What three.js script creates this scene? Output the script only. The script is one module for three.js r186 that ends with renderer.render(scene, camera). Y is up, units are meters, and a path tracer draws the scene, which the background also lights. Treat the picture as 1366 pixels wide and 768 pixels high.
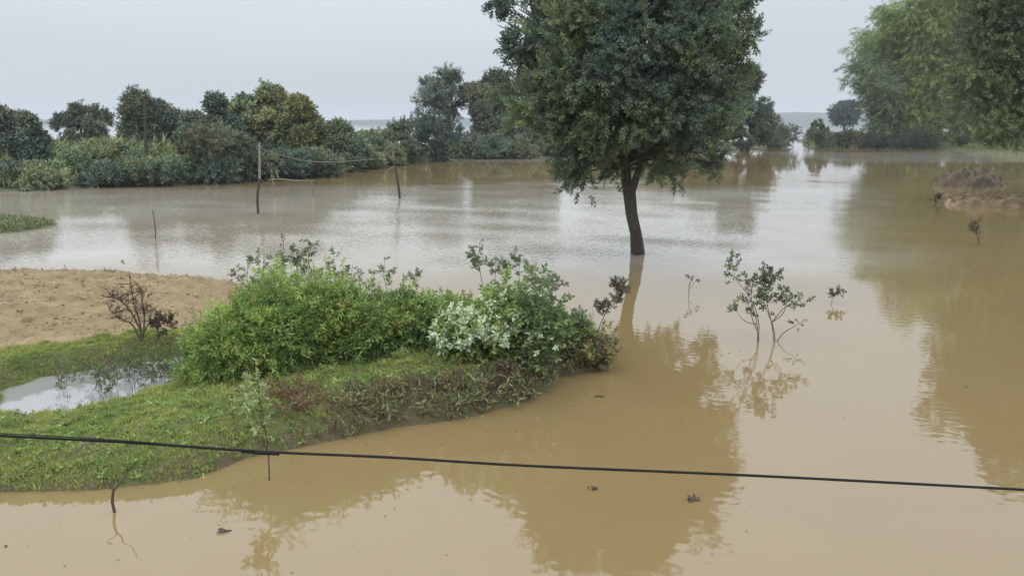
import * as THREE from 'three';
import { ImprovedNoise } from 'three/addons/math/ImprovedNoise.js';

// ------------------------------------------------------------------ camera, sky, sun, exposure
const scene = new THREE.Scene();
const CAM_H = 3.8, FPX = 1183, HORIZON = 163;
const PITCH = Math.atan((384 - HORIZON) / FPX);
const camera = new THREE.PerspectiveCamera(2 * Math.atan(384 / FPX) * 180 / Math.PI, 1024 / 575, 0.1, 9000);
camera.position.set(0, CAM_H, 0);
camera.rotation.set(-PITCH, 0, 0);

const renderer = new THREE.WebGLRenderer({ antialias: true });
renderer.toneMapping = THREE.LinearToneMapping;
renderer.toneMappingExposure = 1.0;
renderer.shadowMap.enabled = true;

const P = new ImprovedNoise();
function rng(seed) {
  let a = seed >>> 0;
  return () => { a = (a + 0x6D2B79F5) >>> 0; let t = a; t = Math.imul(t ^ (t >>> 15), t | 1); t ^= t + Math.imul(t ^ (t >>> 7), t | 61); return ((t ^ (t >>> 14)) >>> 0) / 4294967296; };
}
const smooth = (a, b, x) => { const t = Math.min(1, Math.max(0, (x - a) / (b - a))); return t * t * (3 - 2 * t); };
const mix = (a, b, t) => a + (b - a) * t;
const fbm = (x, y, z, o = 4) => { let s = 0, a = 0.5, f = 1; for (let i = 0; i < o; i++) { s += a * P.noise(x * f, y * f, z * f + i * 7.3); a *= 0.5; f *= 2.03; } return s; };

// overcast sky: CIE-like, brighter towards the zenith, soft uneven cloud layer
{
  const W = 512, H = 256, d = new Float32Array(W * H * 4);
  for (let j = 0; j < H; j++) {
    const el = ((j + 0.5) / H - 0.5) * Math.PI, s = Math.max(0, Math.sin(el));
    for (let i = 0; i < W; i++) {
      const az = (i + 0.5) / W * 2 * Math.PI, cx = Math.cos(az) * Math.cos(el), cz = Math.sin(az) * Math.cos(el);
      const k = 1 / (0.18 + s);
      const cl = 1 + 0.17 * fbm(cx * k * 0.4 + 3, cz * k * 0.4 + 9, 1.7, 5);
      const L = (0.635 + 0.75 * s + 0.85 * smooth(0.13, 0.65, s)) * cl;
      const w = smooth(0.0, 0.5, s);
      const o = (j * W + i) * 4;
      d[o] = L * mix(0.93, 0.96, w); d[o + 1] = L * mix(1.02, 1.01, w); d[o + 2] = L * mix(1.10, 1.08, w); d[o + 3] = 1;
    }
  }
  const sky = new THREE.DataTexture(d, W, H, THREE.RGBAFormat, THREE.FloatType);
  sky.mapping = THREE.EquirectangularReflectionMapping; sky.magFilter = THREE.LinearFilter; sky.minFilter = THREE.LinearFilter; sky.wrapS = THREE.RepeatWrapping;
  sky.needsUpdate = true;
  scene.background = sky; scene.environment = sky;
}
const sun = new THREE.DirectionalLight(new THREE.Color().setRGB(1, 0.96, 0.9), 0.8);
sun.position.set(-30, 70, 25); sun.castShadow = true; sun.shadow.radius = 40;
Object.assign(sun.shadow.camera, { left: -80, right: 80, top: 80, bottom: -80, near: 1, far: 300 });
sun.shadow.mapSize.set(2048, 2048);
sun.target.position.set(0, 0, -40); scene.add(sun, sun.target);
scene.fog = new THREE.FogExp2(new THREE.Color().setRGB(0.86, 0.92, 1.0), 0.0003);

// ------------------------------------------------------------------ from a photo pixel to a place
const cP = Math.cos(PITCH), sP = Math.sin(PITCH);
function ray(x, y) { const a = (x - 683) / FPX, b = (384 - y) / FPX; return new THREE.Vector3(a, b * cP - sP, -cP - b * sP); }
function gp(x, y, h = 0) { const r = ray(x, y), t = (h - CAM_H) / r.y; return new THREE.Vector3(r.x * t, h, r.z * t); }      // on the level h
function at(x, y, depth) { const r = ray(x, y), t = depth / -r.z; return new THREE.Vector3(r.x * t, CAM_H + r.y * t, -depth); } // at a known depth
const V = (x, y, z) => new THREE.Vector3(x, y, z);

// ------------------------------------------------------------------ naming
const taken = {};
function numbered(n) { const k = taken[n] = (taken[n] ?? -1) + 1; return k ? `${n}_${String(k).padStart(3, '0')}` : n; }
function tag(o, label, category, group, kind) {
  if (label) o.userData.label = label;
  if (category) o.userData.category = category;
  if (group) o.userData.group = group;
  if (kind) o.userData.kind = kind;
  return o;
}
function thing(name, label, category, pos, group) { const g = new THREE.Group(); g.name = numbered(name); g.position.copy(pos); scene.add(g); return tag(g, label, category, group); }
function put(name, geo, mat, parent) { const m = new THREE.Mesh(geo, mat); m.name = parent === scene ? numbered(name) : name; m.castShadow = m.receiveShadow = true; parent.add(m); return m; }

// ------------------------------------------------------------------ geometry helpers
class GB {
  constructor() { this.p = []; this.n = []; this.u = []; this.i = []; }
  tube(pts, radii, seg = 7, wob = 0, seed = 0) {
    const n = pts.length, base = this.p.length / 3; let len = 0, ref = V(0.3, 0.1, 1).normalize();
    for (let k = 0; k < n; k++) {
      const t = pts[Math.min(n - 1, k + 1)].clone().sub(pts[Math.max(0, k - 1)]).normalize();
      if (Math.abs(t.dot(ref)) > 0.95) ref = V(1, 0.2, 0).normalize();
      const a = ref.clone().sub(t.clone().multiplyScalar(t.dot(ref))).normalize(), b = t.clone().cross(a);
      ref = a;
      if (k) len += pts[k].distanceTo(pts[k - 1]);
      for (let s = 0; s <= seg; s++) {
        const an = s / seg * 2 * Math.PI, c = Math.cos(an), sn = Math.sin(an);
        const r = radii[k] * (1 + (wob ? wob * P.noise(c * 1.3 + seed, sn * 1.3, len * 1.5 + seed) : 0));
        const nx = a.x * c + b.x * sn, ny = a.y * c + b.y * sn, nz = a.z * c + b.z * sn;
        this.p.push(pts[k].x + nx * r, pts[k].y + ny * r, pts[k].z + nz * r); this.n.push(nx, ny, nz); this.u.push(s / seg * radii[0] * 6.28, len);
      }
    }
    for (let k = 0; k < n - 1; k++) for (let s = 0; s < seg; s++) { const q = base + k * (seg + 1) + s; this.i.push(q, q + 1, q + seg + 1, q + 1, q + seg + 2, q + seg + 1); }
    const cap = (k, flip) => {
      const c0 = this.p.length / 3, t = pts[k].clone().sub(pts[k + (flip ? 1 : -1)]).normalize();
      this.p.push(pts[k].x, pts[k].y, pts[k].z); this.n.push(t.x, t.y, t.z); this.u.push(0, 0);
      for (let s = 0; s < seg; s++) { const q = base + k * (seg + 1) + s; this.i.push(...(flip ? [c0, q + 1, q] : [c0, q, q + 1])); }
    };
    cap(0, true); cap(n - 1, false);
    return this;
  }
  limb(pts, r0, r1, seg = 6, steps = 8, wob = 0, seed = 0) {
    const c = new THREE.CatmullRomCurve3(pts), q = c.getPoints(steps);
    return this.tube(q, q.map((_, k) => mix(r0, r1, k / steps)), seg, wob, seed);
  }
  leaf(base, dir, side, up, L, W, fold = 0.15, droop = 0.2) {
    // a folded blade: two quads either side of a drooping midrib
    const m = base.clone().addScaledVector(dir, L * 0.45).addScaledVector(up, L * 0.06), t = base.clone().addScaledVector(dir, L).addScaledVector(up, -L * droop);
    const l = m.clone().addScaledVector(side, -W / 2).addScaledVector(up, W * fold), r = m.clone().addScaledVector(side, W / 2).addScaledVector(up, W * fold);
    const tri = (a, b, c) => { const nn = b.clone().sub(a).cross(c.clone().sub(a)).normalize(), k = this.p.length / 3; for (const v of [a, b, c]) { this.p.push(v.x, v.y, v.z); this.n.push(nn.x, nn.y, nn.z); this.u.push(0.5, 0.5); } this.i.push(k, k + 1, k + 2); };
    tri(base, r, m); tri(base, m, l); tri(m, r, t); tri(m, t, l);
    return this;
  }
  geo() {
    const g = new THREE.BufferGeometry();
    g.setAttribute('position', new THREE.Float32BufferAttribute(this.p, 3)); g.setAttribute('normal', new THREE.Float32BufferAttribute(this.n, 3)); g.setAttribute('uv', new THREE.Float32BufferAttribute(this.u, 2));
    g.setIndex(this.i); return g;
  }
}
function onSphere(R) { const z = R() * 2 - 1, a = R() * 6.2832, r = Math.sqrt(1 - z * z); return V(r * Math.cos(a), z, r * Math.sin(a)); }
function perp(d, R) { return d.clone().cross(onSphere(R)).normalize(); }
// a twig along +y carrying n leaves
function spray(seed, n, len, L, W, spread = 0.9, droop = 0.2) {
  const R = rng(seed), g = new GB();
  g.tube([V(0, 0, 0), V(0, len * 0.5, 0), V(0, len, 0)], [len * 0.012 + 0.002, len * 0.01 + 0.0015, 0.001], 3);
  for (let k = 0; k < n; k++) {
    const y = len * (0.12 + 0.88 * k / (n - 1)), az = k * 2.4 + R() * 0.8, tilt = spread * (0.7 + 0.6 * R()) * (k === n - 1 ? 0.3 : 1);
    const d = V(Math.cos(az) * Math.sin(tilt), Math.cos(tilt), Math.sin(az) * Math.sin(tilt));
    const s = perp(d, R), u = s.clone().cross(d), q = 0.75 + 0.5 * R();
    g.leaf(V(0, y, 0), d, s, u, L * q, W * q, 0.1 + 0.15 * R(), droop);
  }
  return g.geo();
}
function inst(name, geo, mat, list, parent, kind) {   // list of [position, quaternion, scale, colour]
  const m = new THREE.InstancedMesh(geo, mat, list.length), M = new THREE.Matrix4(), S = V(1, 1, 1);
  list.forEach(([p, q, s, c], k) => { typeof s === 'number' ? S.set(s, s, s) : S.copy(s); m.setMatrixAt(k, M.compose(p, q, S)); m.setColorAt(k, c); });
  m.name = parent === scene ? numbered(name) : name; m.castShadow = m.receiveShadow = true;
  if (kind) m.userData.kind = kind;
  parent.add(m); return m;
}
const UPV = V(0, 1, 0);
function aim(dir, spin) { const q = new THREE.Quaternion().setFromUnitVectors(UPV, dir); return q.multiply(new THREE.Quaternion().setFromAxisAngle(UPV, spin)); }
const C = (r, g, b) => new THREE.Color().setRGB(r, g, b);

// ------------------------------------------------------------------ textures (grain, ripples)
function dataTex(n, fn, srgb, float) {
  const d = float ? new Float32Array(n * n * 4) : new Uint8Array(n * n * 4), o = [0, 0, 0];
  for (let j = 0; j < n; j++) for (let i = 0; i < n; i++) { fn(i / n, j / n, o, i, j); const k = (j * n + i) * 4; for (let c = 0; c < 3; c++) d[k + c] = float ? o[c] : Math.max(0, Math.min(255, o[c] * 255)); d[k + 3] = float ? 1 : 255; }
  const t = new THREE.DataTexture(d, n, n, THREE.RGBAFormat, float ? THREE.FloatType : THREE.UnsignedByteType);
  t.wrapS = t.wrapT = THREE.RepeatWrapping; t.magFilter = THREE.LinearFilter; t.minFilter = THREE.LinearFilter; if (srgb) t.colorSpace = THREE.SRGBColorSpace; t.needsUpdate = true; return t;
}
const tileN = (u, v, f, s, o = 4) => {   // tileable noise on a torus-like blend
  const a = fbm(u * f, v * f, s, o), b = fbm((u - 1) * f, v * f, s, o), c = fbm(u * f, (v - 1) * f, s, o), d = fbm((u - 1) * f, (v - 1) * f, s, o);
  return mix(mix(a, b, u), mix(c, d, u), v);
};
const toS = (l) => l <= 0.0031308 ? l * 12.92 : 1.055 * Math.pow(l, 1 / 2.4) - 0.055;

// ------------------------------------------------------------------ materials
const std = (o) => new THREE.MeshStandardMaterial({ side: THREE.DoubleSide, ...o });
const barkTex = dataTex(256, (u, v, o) => { const n = tileN(u, v * 0.35, 14, 2, 4) + 0.35 * tileN(u, v, 40, 5, 2); const k = 0.5 + n * 0.9; o[0] = toS(0.062 * (0.5 + k)); o[1] = toS(0.052 * (0.5 + k)); o[2] = toS(0.041 * (0.5 + k)); }, true);
const barkBump = dataTex(256, (u, v, o) => { o[0] = o[1] = o[2] = 0.5 + tileN(u, v * 0.35, 14, 2, 4); });
const M = {
  bark: std({ map: barkTex, bumpMap: barkBump, bumpScale: 0.02, roughness: 0.9 }),
  twig: std({ color: C(0.07, 0.052, 0.038), roughness: 0.9 }),
  stem: std({ color: C(0.07, 0.085, 0.035), roughness: 0.8 }),
  deadwood: std({ color: C(0.16, 0.135, 0.105), roughness: 0.9, bumpMap: barkBump, bumpScale: 0.008 }),
  post: std({ color: C(0.045, 0.043, 0.036), roughness: 0.9, bumpMap: barkBump, bumpScale: 0.01 }),
  concrete: std({ color: C(0.2, 0.19, 0.17), roughness: 0.9 }),
  rubber: new THREE.MeshPhysicalMaterial({ side: THREE.DoubleSide, color: C(0.012, 0.012, 0.013), roughness: 0.75, specularIntensity: 0.4 }),
  leaf: new THREE.MeshPhysicalMaterial({ side: THREE.DoubleSide, roughness: 0.85, transmission: 0.3, thickness: 0, specularIntensity: 0.35 }),
  farLeaf: new THREE.MeshPhysicalMaterial({ side: THREE.DoubleSide, roughness: 0.85, specularIntensity: 0.35 }),
  grass: new THREE.MeshPhysicalMaterial({ side: THREE.DoubleSide, roughness: 0.85, transmission: 0.25, thickness: 0, specularIntensity: 0.3 }),
  hill: std({ color: C(0.05, 0.07, 0.05), roughness: 1 }),
};

// ------------------------------------------------------------------ the setting: water, land
const WT = 64;   // metres of one ripple tile
function rippleTex() {
  const n = 2048, R = rng(77), sx = new Float32Array(n * n), sz = new Float32Array(n * n);
  const waves = [];
  for (let k = 0; k < 70; k++) {
    const long = k % 7 === 0, wl = long ? 1.5 + 4 * R() : 0.1 * Math.pow(3.4, R()), an = 1.35 + (R() + R() + R() - 1.5) * 1.7, K = WT / wl;
    const kx = Math.round(K * Math.cos(an)), kz = Math.round(K * Math.sin(an));
    waves.push([kx, kz, (long ? 0.0016 : 0.0017) * (0.4 + R()), R() * 6.283]);
  }
  const sa = new Float32Array(n), ca = new Float32Array(n), sb = new Float32Array(n), cb = new Float32Array(n);
  for (const [kx, kz, slope, ph] of waves) {
    const kl = Math.hypot(kx, kz) || 1, ax = slope * kx / kl, az = slope * kz / kl;
    for (let i = 0; i < n; i++) { const t = 2 * Math.PI * kx * i / n + ph, u = 2 * Math.PI * kz * i / n; sa[i] = Math.sin(t); ca[i] = Math.cos(t); sb[i] = Math.sin(u); cb[i] = Math.cos(u); }
    for (let j = 0; j < n; j++) { const s = sb[j], c = cb[j], r = j * n; for (let i = 0; i < n; i++) { const w = ca[i] * c - sa[i] * s; sx[r + i] += w * ax; sz[r + i] += w * az; } }
  }
  // calm and ruffled patches, stretched along the current
  const m = 256, amp = new Float32Array(m * m);
  for (let j = 0; j < m; j++) for (let i = 0; i < m; i++) {
    const u = i / m, v = j / m, z = v * WT, wx = ((u * WT + 32) % WT) - 32;         // v grows away from the camera
    const streak = tileN(u, v, 1, 4, 1) * 0 + 0.5 + 1.6 * tileN(u * 1, v, 7, 3.1, 4) + 0.9 * tileN(u, v, 3, 9.4, 2);
    const band = smooth(19, 30, z) * (1 - smooth(58, 64, z));
    const open = 1 - 0.75 * smooth(3, 11, wx) + 0.25 * smooth(16, 24, wx);
    amp[j * m + i] = 0.55 + open * band * (1.6 + 5.0 * smooth(0.45, 1.0, streak)) + 0.5 * smooth(0.55, 0.9, streak);
  }
  const A = (i, j) => amp[((j + m) % m) * m + ((i + m) % m)];
  const d = new Float32Array(n * n * 4);
  for (let j = 0; j < n; j++) for (let i = 0; i < n; i++) {
    const x = i / n * m, y = j / n * m, x0 = x | 0, y0 = y | 0, fx = x - x0, fy = y - y0;
    const a = mix(mix(A(x0, y0), A(x0 + 1, y0), fx), mix(A(x0, y0 + 1), A(x0 + 1, y0 + 1), fx), fy);
    const k = (j * n + i) * 4, X = -sx[j * n + i] * a, Z = -sz[j * n + i] * a, l = 1 / Math.sqrt(1 + X * X + Z * Z);
    d[k] = 0.5 + 0.5 * X * l; d[k + 1] = 0.5 + 0.5 * Z * l; d[k + 2] = 0.5 + 0.5 * l; d[k + 3] = 1;
  }
  const t = new THREE.DataTexture(d, n, n, THREE.RGBAFormat, THREE.FloatType);
  t.wrapS = t.wrapT = THREE.RepeatWrapping; t.magFilter = THREE.LinearFilter; t.minFilter = THREE.LinearFilter; t.needsUpdate = true; return t;
}
const ripple = rippleTex();
// brown silty water, with bright sky reflection painted in as a paler, frayed band
const siltSheenTex = dataTex(1024, (u, v, o) => {
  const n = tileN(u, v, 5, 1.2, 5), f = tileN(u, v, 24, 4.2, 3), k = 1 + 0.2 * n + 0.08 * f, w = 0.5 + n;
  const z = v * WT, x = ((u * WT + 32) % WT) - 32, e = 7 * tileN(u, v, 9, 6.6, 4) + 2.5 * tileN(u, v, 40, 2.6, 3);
  const c = smooth(20.5, 25, z + e * 0.5) * (1 - smooth(50, 56, z + e)) * (1 - smooth(-1.5, 3.5, x + e * 0.6 - 0.38 * z)) * (0.65 + 0.35 * smooth(-0.15, 0.2, n + 0.6 * f));  // mask of the painted sky sheen, side edge along a camera sight line
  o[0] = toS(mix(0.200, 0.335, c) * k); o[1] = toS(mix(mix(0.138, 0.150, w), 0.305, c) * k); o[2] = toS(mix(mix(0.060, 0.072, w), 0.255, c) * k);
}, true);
const waterMat = new THREE.MeshPhysicalMaterial({ map: siltSheenTex, roughness: 0.035, ior: 1.5, normalMap: ripple, normalScale: new THREE.Vector2(1, 1), side: THREE.DoubleSide });
function sheet(x0, x1, z0, z1, y, nx = 1, nz = 1, tile = 1) {
  const g = new THREE.BufferGeometry(), p = [], u = [], n = [], ix = [];
  for (let j = 0; j <= nz; j++) for (let i = 0; i <= nx; i++) { const x = mix(x0, x1, i / nx), z = mix(z0, z1, j / nz); p.push(x, y, z); n.push(0, 1, 0); u.push(x / tile, -z / tile); }
  for (let j = 0; j < nz; j++) for (let i = 0; i < nx; i++) { const a = j * (nx + 1) + i; ix.push(a, a + 1, a + nx + 1, a + 1, a + nx + 2, a + nx + 1); }
  g.setAttribute('position', new THREE.Float32BufferAttribute(p, 3)); g.setAttribute('normal', new THREE.Float32BufferAttribute(n, 3)); g.setAttribute('uv', new THREE.Float32BufferAttribute(u, 2)); g.setIndex(ix); return g;
}
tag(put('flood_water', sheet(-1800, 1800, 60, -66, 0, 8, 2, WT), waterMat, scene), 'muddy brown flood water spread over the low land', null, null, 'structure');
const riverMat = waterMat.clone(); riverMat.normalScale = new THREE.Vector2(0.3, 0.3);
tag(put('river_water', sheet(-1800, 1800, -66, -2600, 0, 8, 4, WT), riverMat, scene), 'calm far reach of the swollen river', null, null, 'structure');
tag(put('ground', sheet(-2600, 2600, 120, -3200, -2.5, 4, 4, 10), std({ color: C(0.2, 0.14, 0.08), roughness: 1 }), scene), 'low ground drowned under the flood', null, null, 'structure');

// signed distance (positive inside) to a polygon of [x, z]
function sdf(poly) {
  return (x, z) => {
    let d = 1e9, ins = false;
    for (let i = 0, j = poly.length - 1; i < poly.length; j = i++) {
      const [ax, az] = poly[j], [bx, bz] = poly[i], ex = bx - ax, ez = bz - az, px = x - ax, pz = z - az;
      const t = Math.max(0, Math.min(1, (px * ex + pz * ez) / (ex * ex + ez * ez)));
      d = Math.min(d, Math.hypot(px - ex * t, pz - ez * t));
      if ((az > z) !== (bz > z) && x < (bx - ax) * (z - az) / (bz - az) + ax) ins = !ins;
    }
    return ins ? d : -d;
  };
}
const pix = (list, h = 0) => list.map(([x, y]) => { const p = gp(x, y, h); return [p.x, p.z]; });
function land(name, label, [x0, x1, z0, z1], step, H, mat, colour, uvs = 1) {
  const nx = Math.round((x1 - x0) / step), nz = Math.round((z1 - z0) / step), p = [], u = [], c = [], ix = [], hs = [];
  for (let j = 0; j <= nz; j++) for (let i = 0; i <= nx; i++) { const x = x0 + i * step, z = z0 + j * step, h = H(x, z); hs.push(h); p.push(x, h, z); u.push(x / uvs, z / uvs); if (colour) c.push(...colour(x, z, h)); }
  for (let j = 0; j < nz; j++) for (let i = 0; i < nx; i++) {
    const a = j * (nx + 1) + i, b = a + 1, d = a + nx + 1, e = d + 1;
    if (Math.max(hs[a], hs[b], hs[d], hs[e]) < -0.35) continue;
    ix.push(a, d, b, b, d, e);
  }
  const g = new THREE.BufferGeometry();
  g.setAttribute('position', new THREE.Float32BufferAttribute(p, 3)); g.setAttribute('uv', new THREE.Float32BufferAttribute(u, 2)); if (colour) g.setAttribute('color', new THREE.Float32BufferAttribute(c, 3));
  g.setIndex(ix); g.computeVertexNormals();
  return tag(put(name, g, mat, scene), label, null, null, 'structure');
}
const soilBump = dataTex(512, (u, v, o) => { o[0] = o[1] = o[2] = 0.5 + 0.7 * tileN(u, v, 9, 8, 6); });
const soilTex = dataTex(512, (u, v, o) => { const a = tileN(u, v, 8, 3, 5), b = tileN(u, v, 40, 6, 3); const k = 1 + 0.5 * a + 0.5 * b; o[0] = toS(0.5 * k); o[1] = toS(0.5 * k); o[2] = toS(0.5 * k); }, true);

// near bank: grass spit, puddle, sandy mound
const bankD = sdf(pix([[-420, 668], [-150, 660], [0, 656], [100, 654], [180, 649], [250, 639], [330, 612], [420, 592], [520, 571], [620, 557], [690, 540], [730, 521], [742, 503], [775, 498], [806, 488], [812, 470], [790, 452], [720, 440], [620, 432], [520, 425], [420, 412], [340, 388], [250, 380], [120, 374], [-80, 372], [-420, 375]]));
const puddleD = sdf(pix([[6, 550], [14, 521], [60, 506], [120, 497], [190, 486], [245, 478], [275, 492], [245, 514], [185, 536], [110, 560], [45, 566]]));
const sandD = sdf(pix([[-420, 500], [-100, 484], [0, 477], [90, 466], [180, 455], [260, 447], [320, 434], [350, 405], [335, 384], [250, 371], [100, 365], [-420, 365]], 0.15));
function bankH(x, z) {
  const d = bankD(x, z) + 0.10 * fbm(x * 1.6, 3, z * 1.6, 3) + 0.05 * fbm(x * 5, 8, z * 5, 2);
  let h = d > 0 ? mix(0.29, 0.5, smooth(-5, -2.5, x)) * (1 - Math.exp(-d / 0.28)) : d * 0.6;
  const ins = smooth(0, 0.8, d);
  h += ins * (0.10 * fbm(x * 0.8, 1, z * 0.8, 3) + 0.05 * fbm(x * 3.1, 5, z * 3.1, 3) + 0.06 * smooth(0, 0.3, fbm(x * 4.3, 7, z * 4.3, 2)));
  h += 0.12 * Math.exp(-(((x + 0.9) / 1.0) ** 2 + ((z + 12.3) / 0.6) ** 2));
  const ds = sandD(x, z); h += 0.2 * smooth(0.1, 2.5, ds) + (ds > 0 ? smooth(0, 0.5, ds) * (0.10 * fbm(x * 1.2, 4, z * 1.9, 4) + 0.035 * smooth(0.0, 0.25, fbm(x * 8, 4, z * 9, 3))) : 0);
  const dp = puddleD(x, z) + 0.12 * fbm(x * 3, 2, z * 3, 3);
  h = mix(h, Math.min(h, -0.06), smooth(-0.55, 0.02, dp));
  return h;
}
const soilMat = std({ vertexColors: true, map: soilTex, bumpMap: soilBump, bumpScale: 0.05, roughness: 0.95 });
land('grassy_bank', 'grassy mud bank jutting into the flood water', [-15, 3, -23.5, -8.5], 0.07, bankH, soilMat, (x, z) => {
  const n = fbm(x * 1.1, 2, z * 1.1, 4), k = smooth(-0.1, 0.25, n), r = smooth(-3.2, 0.5, x) * smooth(-13.4, -11.8, z);
  const mud = 1 - smooth(0.0, 0.1, bankD(x, z) + 0.25 * fbm(x * 3.3, 6, z * 3.3, 3)), dirt = Math.max(mud, smooth(0.15, 0.26, fbm(x * 2.1 + 9, 4, z * 2.1, 4)));
  return [mix(mix(0.17, 0.22, k * 0.6 + r * 0.4), 0.165, dirt), mix(mix(0.19, 0.18, k), 0.125, dirt), mix(mix(0.07, 0.1, k * 0.5 + r * 0.4), 0.068, dirt)];
}, 1.6);
const sandMat = std({ vertexColors: true, map: soilTex, bumpMap: soilBump, bumpScale: 0.07, roughness: 0.95 });
land('sandy_mound', 'bare sandy brown mound behind the puddle', [-16, -3.5, -23.5, -12.8], 0.07, (x, z) => bankH(x, z) + Math.max(-0.12, Math.min(0.03, sandD(x, z) * 0.25 + 0.10 * fbm(x * 2, 6, z * 2, 4))), sandMat, (x, z) => {
  const n = fbm(x * 0.9, 7, z * 2.2, 4), k = smooth(-0.25, 0.35, n), g = smooth(0.12, 0.4, fbm(x * 4, 1, z * 7, 3));
  return [mix(0.37, 0.47, k) * (1 - 0.5 * g), mix(0.268, 0.348, k) * (1 - 0.5 * g), mix(0.135, 0.185, k) * (1 - 0.55 * g)];
}, 2.3);
{ // pale rainwater puddle on the bank
  const pts = pix([[-10, 560], [0, 505], [60, 490], [190, 478], [290, 474], [300, 500], [240, 530], [120, 560], [50, 570]]).map(([x, z]) => new THREE.Vector2(x, -z));
  const g = new THREE.ShapeGeometry(new THREE.Shape(pts)); g.rotateX(-Math.PI / 2); g.translate(0, 0.006, 0);
  const uv = g.attributes.uv; for (let i = 0; i < uv.count; i++) uv.setXY(i, g.attributes.position.getX(i) / WT, -g.attributes.position.getZ(i) / WT);
  tag(put('puddle', g, new THREE.MeshPhysicalMaterial({ color: C(0.24, 0.24, 0.235), roughness: 0.03, ior: 1.5, normalMap: ripple, normalScale: new THREE.Vector2(0.5, 0.5), side: THREE.DoubleSide }), scene), 'pale puddle lying between the sandy mound and the grass', null, null, 'structure');
}

// far banks
const leftFront = [[-420, 268], [-200, 262], [0, 257], [100, 250], [200, 243], [300, 238], [400, 231], [500, 221], [600, 212], [700, 208], [800, 204], [900, 200], [1000, 196], [1045, 195]];
const leftPoly = pix(leftFront), leftD = sdf([...leftPoly, ...leftPoly.slice().reverse().map(([x, z]) => { const d = Math.hypot(x, z), k = (d + mix(34, 9, smooth(45, 120, d))) / d; return [x * k, z * k]; })]);
function leftH(x, z) {
  const d = leftD(x, z) + 1.2 * fbm(x * 0.12, 3, z * 0.12, 3), hb = mix(2.4, 0.5, smooth(48, 95, Math.hypot(x, z)));
  return d > 0 ? 0.25 * smooth(0, 1.5, d) + hb * smooth(0.5, 9, d) + 0.35 * smooth(0, 3, d) * fbm(x * 0.35, 1, z * 0.35, 3) : d * 0.25;
}
const farSoil = (x, z) => { const n = fbm(x * 0.3, 2, z * 0.3, 4), k = smooth(-0.15, 0.25, n); return [mix(0.12, 0.17, k), mix(0.15, 0.17, k), mix(0.06, 0.085, k)]; };
land('far_bank', 'overgrown river bank behind the flooded field', [-95, 62, -185, -42], 0.8, leftH, soilMat, farSoil, 5);
const rightPoly = [...pix([[1072, 194], [1150, 196], [1250, 198], [1366, 203], [1420, 222], [1440, 285]]), [24, -30], [34, -10], [70, -10], [120, -60], [120, -230], [60, -190], [49, -150]];
const rightD = sdf(rightPoly);
function rightH(x, z) { const d = rightD(x, z) + 0.8 * fbm(x * 0.15, 3, z * 0.15, 3); return d > 0 ? 0.9 * smooth(0, 5, d) + 0.25 * smooth(0, 2, d) + 0.2 * smooth(0, 3, d) * fbm(x * 0.35, 1, z * 0.35, 3) : d * 0.25; }
land('side_bank', 'wooded bank under the bamboo grove', [15, 122, -232, -8], 0.9, rightH, soilMat, farSoil, 5);
const spitD = sdf(pix([[-300, 316], [0, 312], [45, 308], [78, 301], [70, 295], [0, 292], [-300, 290]]));
const spitH = (x, z) => { const d = spitD(x, z) + 0.35 * fbm(x * 0.7, 3, z * 0.9, 3); return d > 0 ? 0.14 * smooth(0, 0.8, d) : d * 0.2; };
land('grass_spit', 'thin strip of drowned grass out in the water', [-30, -15, -40, -28], 0.25, spitH, soilMat, farSoil, 3);

{ // distant hills
  const p = [], ix = [], nx = 120, R = 6;
  for (let j = 0; j <= R; j++) for (let i = 0; i <= nx; i++) { const x = mix(-1500, 1500, i / nx), t = j / R, top = 17 + 14 * fbm(x * 0.0022, 5, 2, 4) + 8 * smooth(200, 700, x) - 9 * smooth(0, -400, x); p.push(x, -2 + (top + 2) * Math.sin(t * Math.PI * 0.5) + 1.5 * P.noise(x * 0.02, j, 3), -1700 - t * 320); }
  for (let j = 0; j < R; j++) for (let i = 0; i < nx; i++) { const a = j * (nx + 1) + i; ix.push(a, a + 1, a + nx + 1, a + 1, a + nx + 2, a + nx + 1); }
  const g = new THREE.BufferGeometry(); g.setAttribute('position', new THREE.Float32BufferAttribute(p, 3)); g.setIndex(ix); g.computeVertexNormals();
  tag(put('hills', g, M.hill, scene), 'low wooded hills fading into haze on the horizon', null, null, 'structure');
}

// ------------------------------------------------------------------ trees
const sprayBroad = spray(11, 16, 0.36, 0.115, 0.055, 0.95, 0.22);
const sprayFar = spray(12, 12, 0.42, 0.20, 0.10, 1.0, 0.25);
const sprayFine = spray(13, 16, 0.8, 0.26, 0.075, 0.8, 0.4);
const sprayBamboo = spray(14, 15, 1.5, 0.5, 0.085, 0.75, 0.5);
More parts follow.
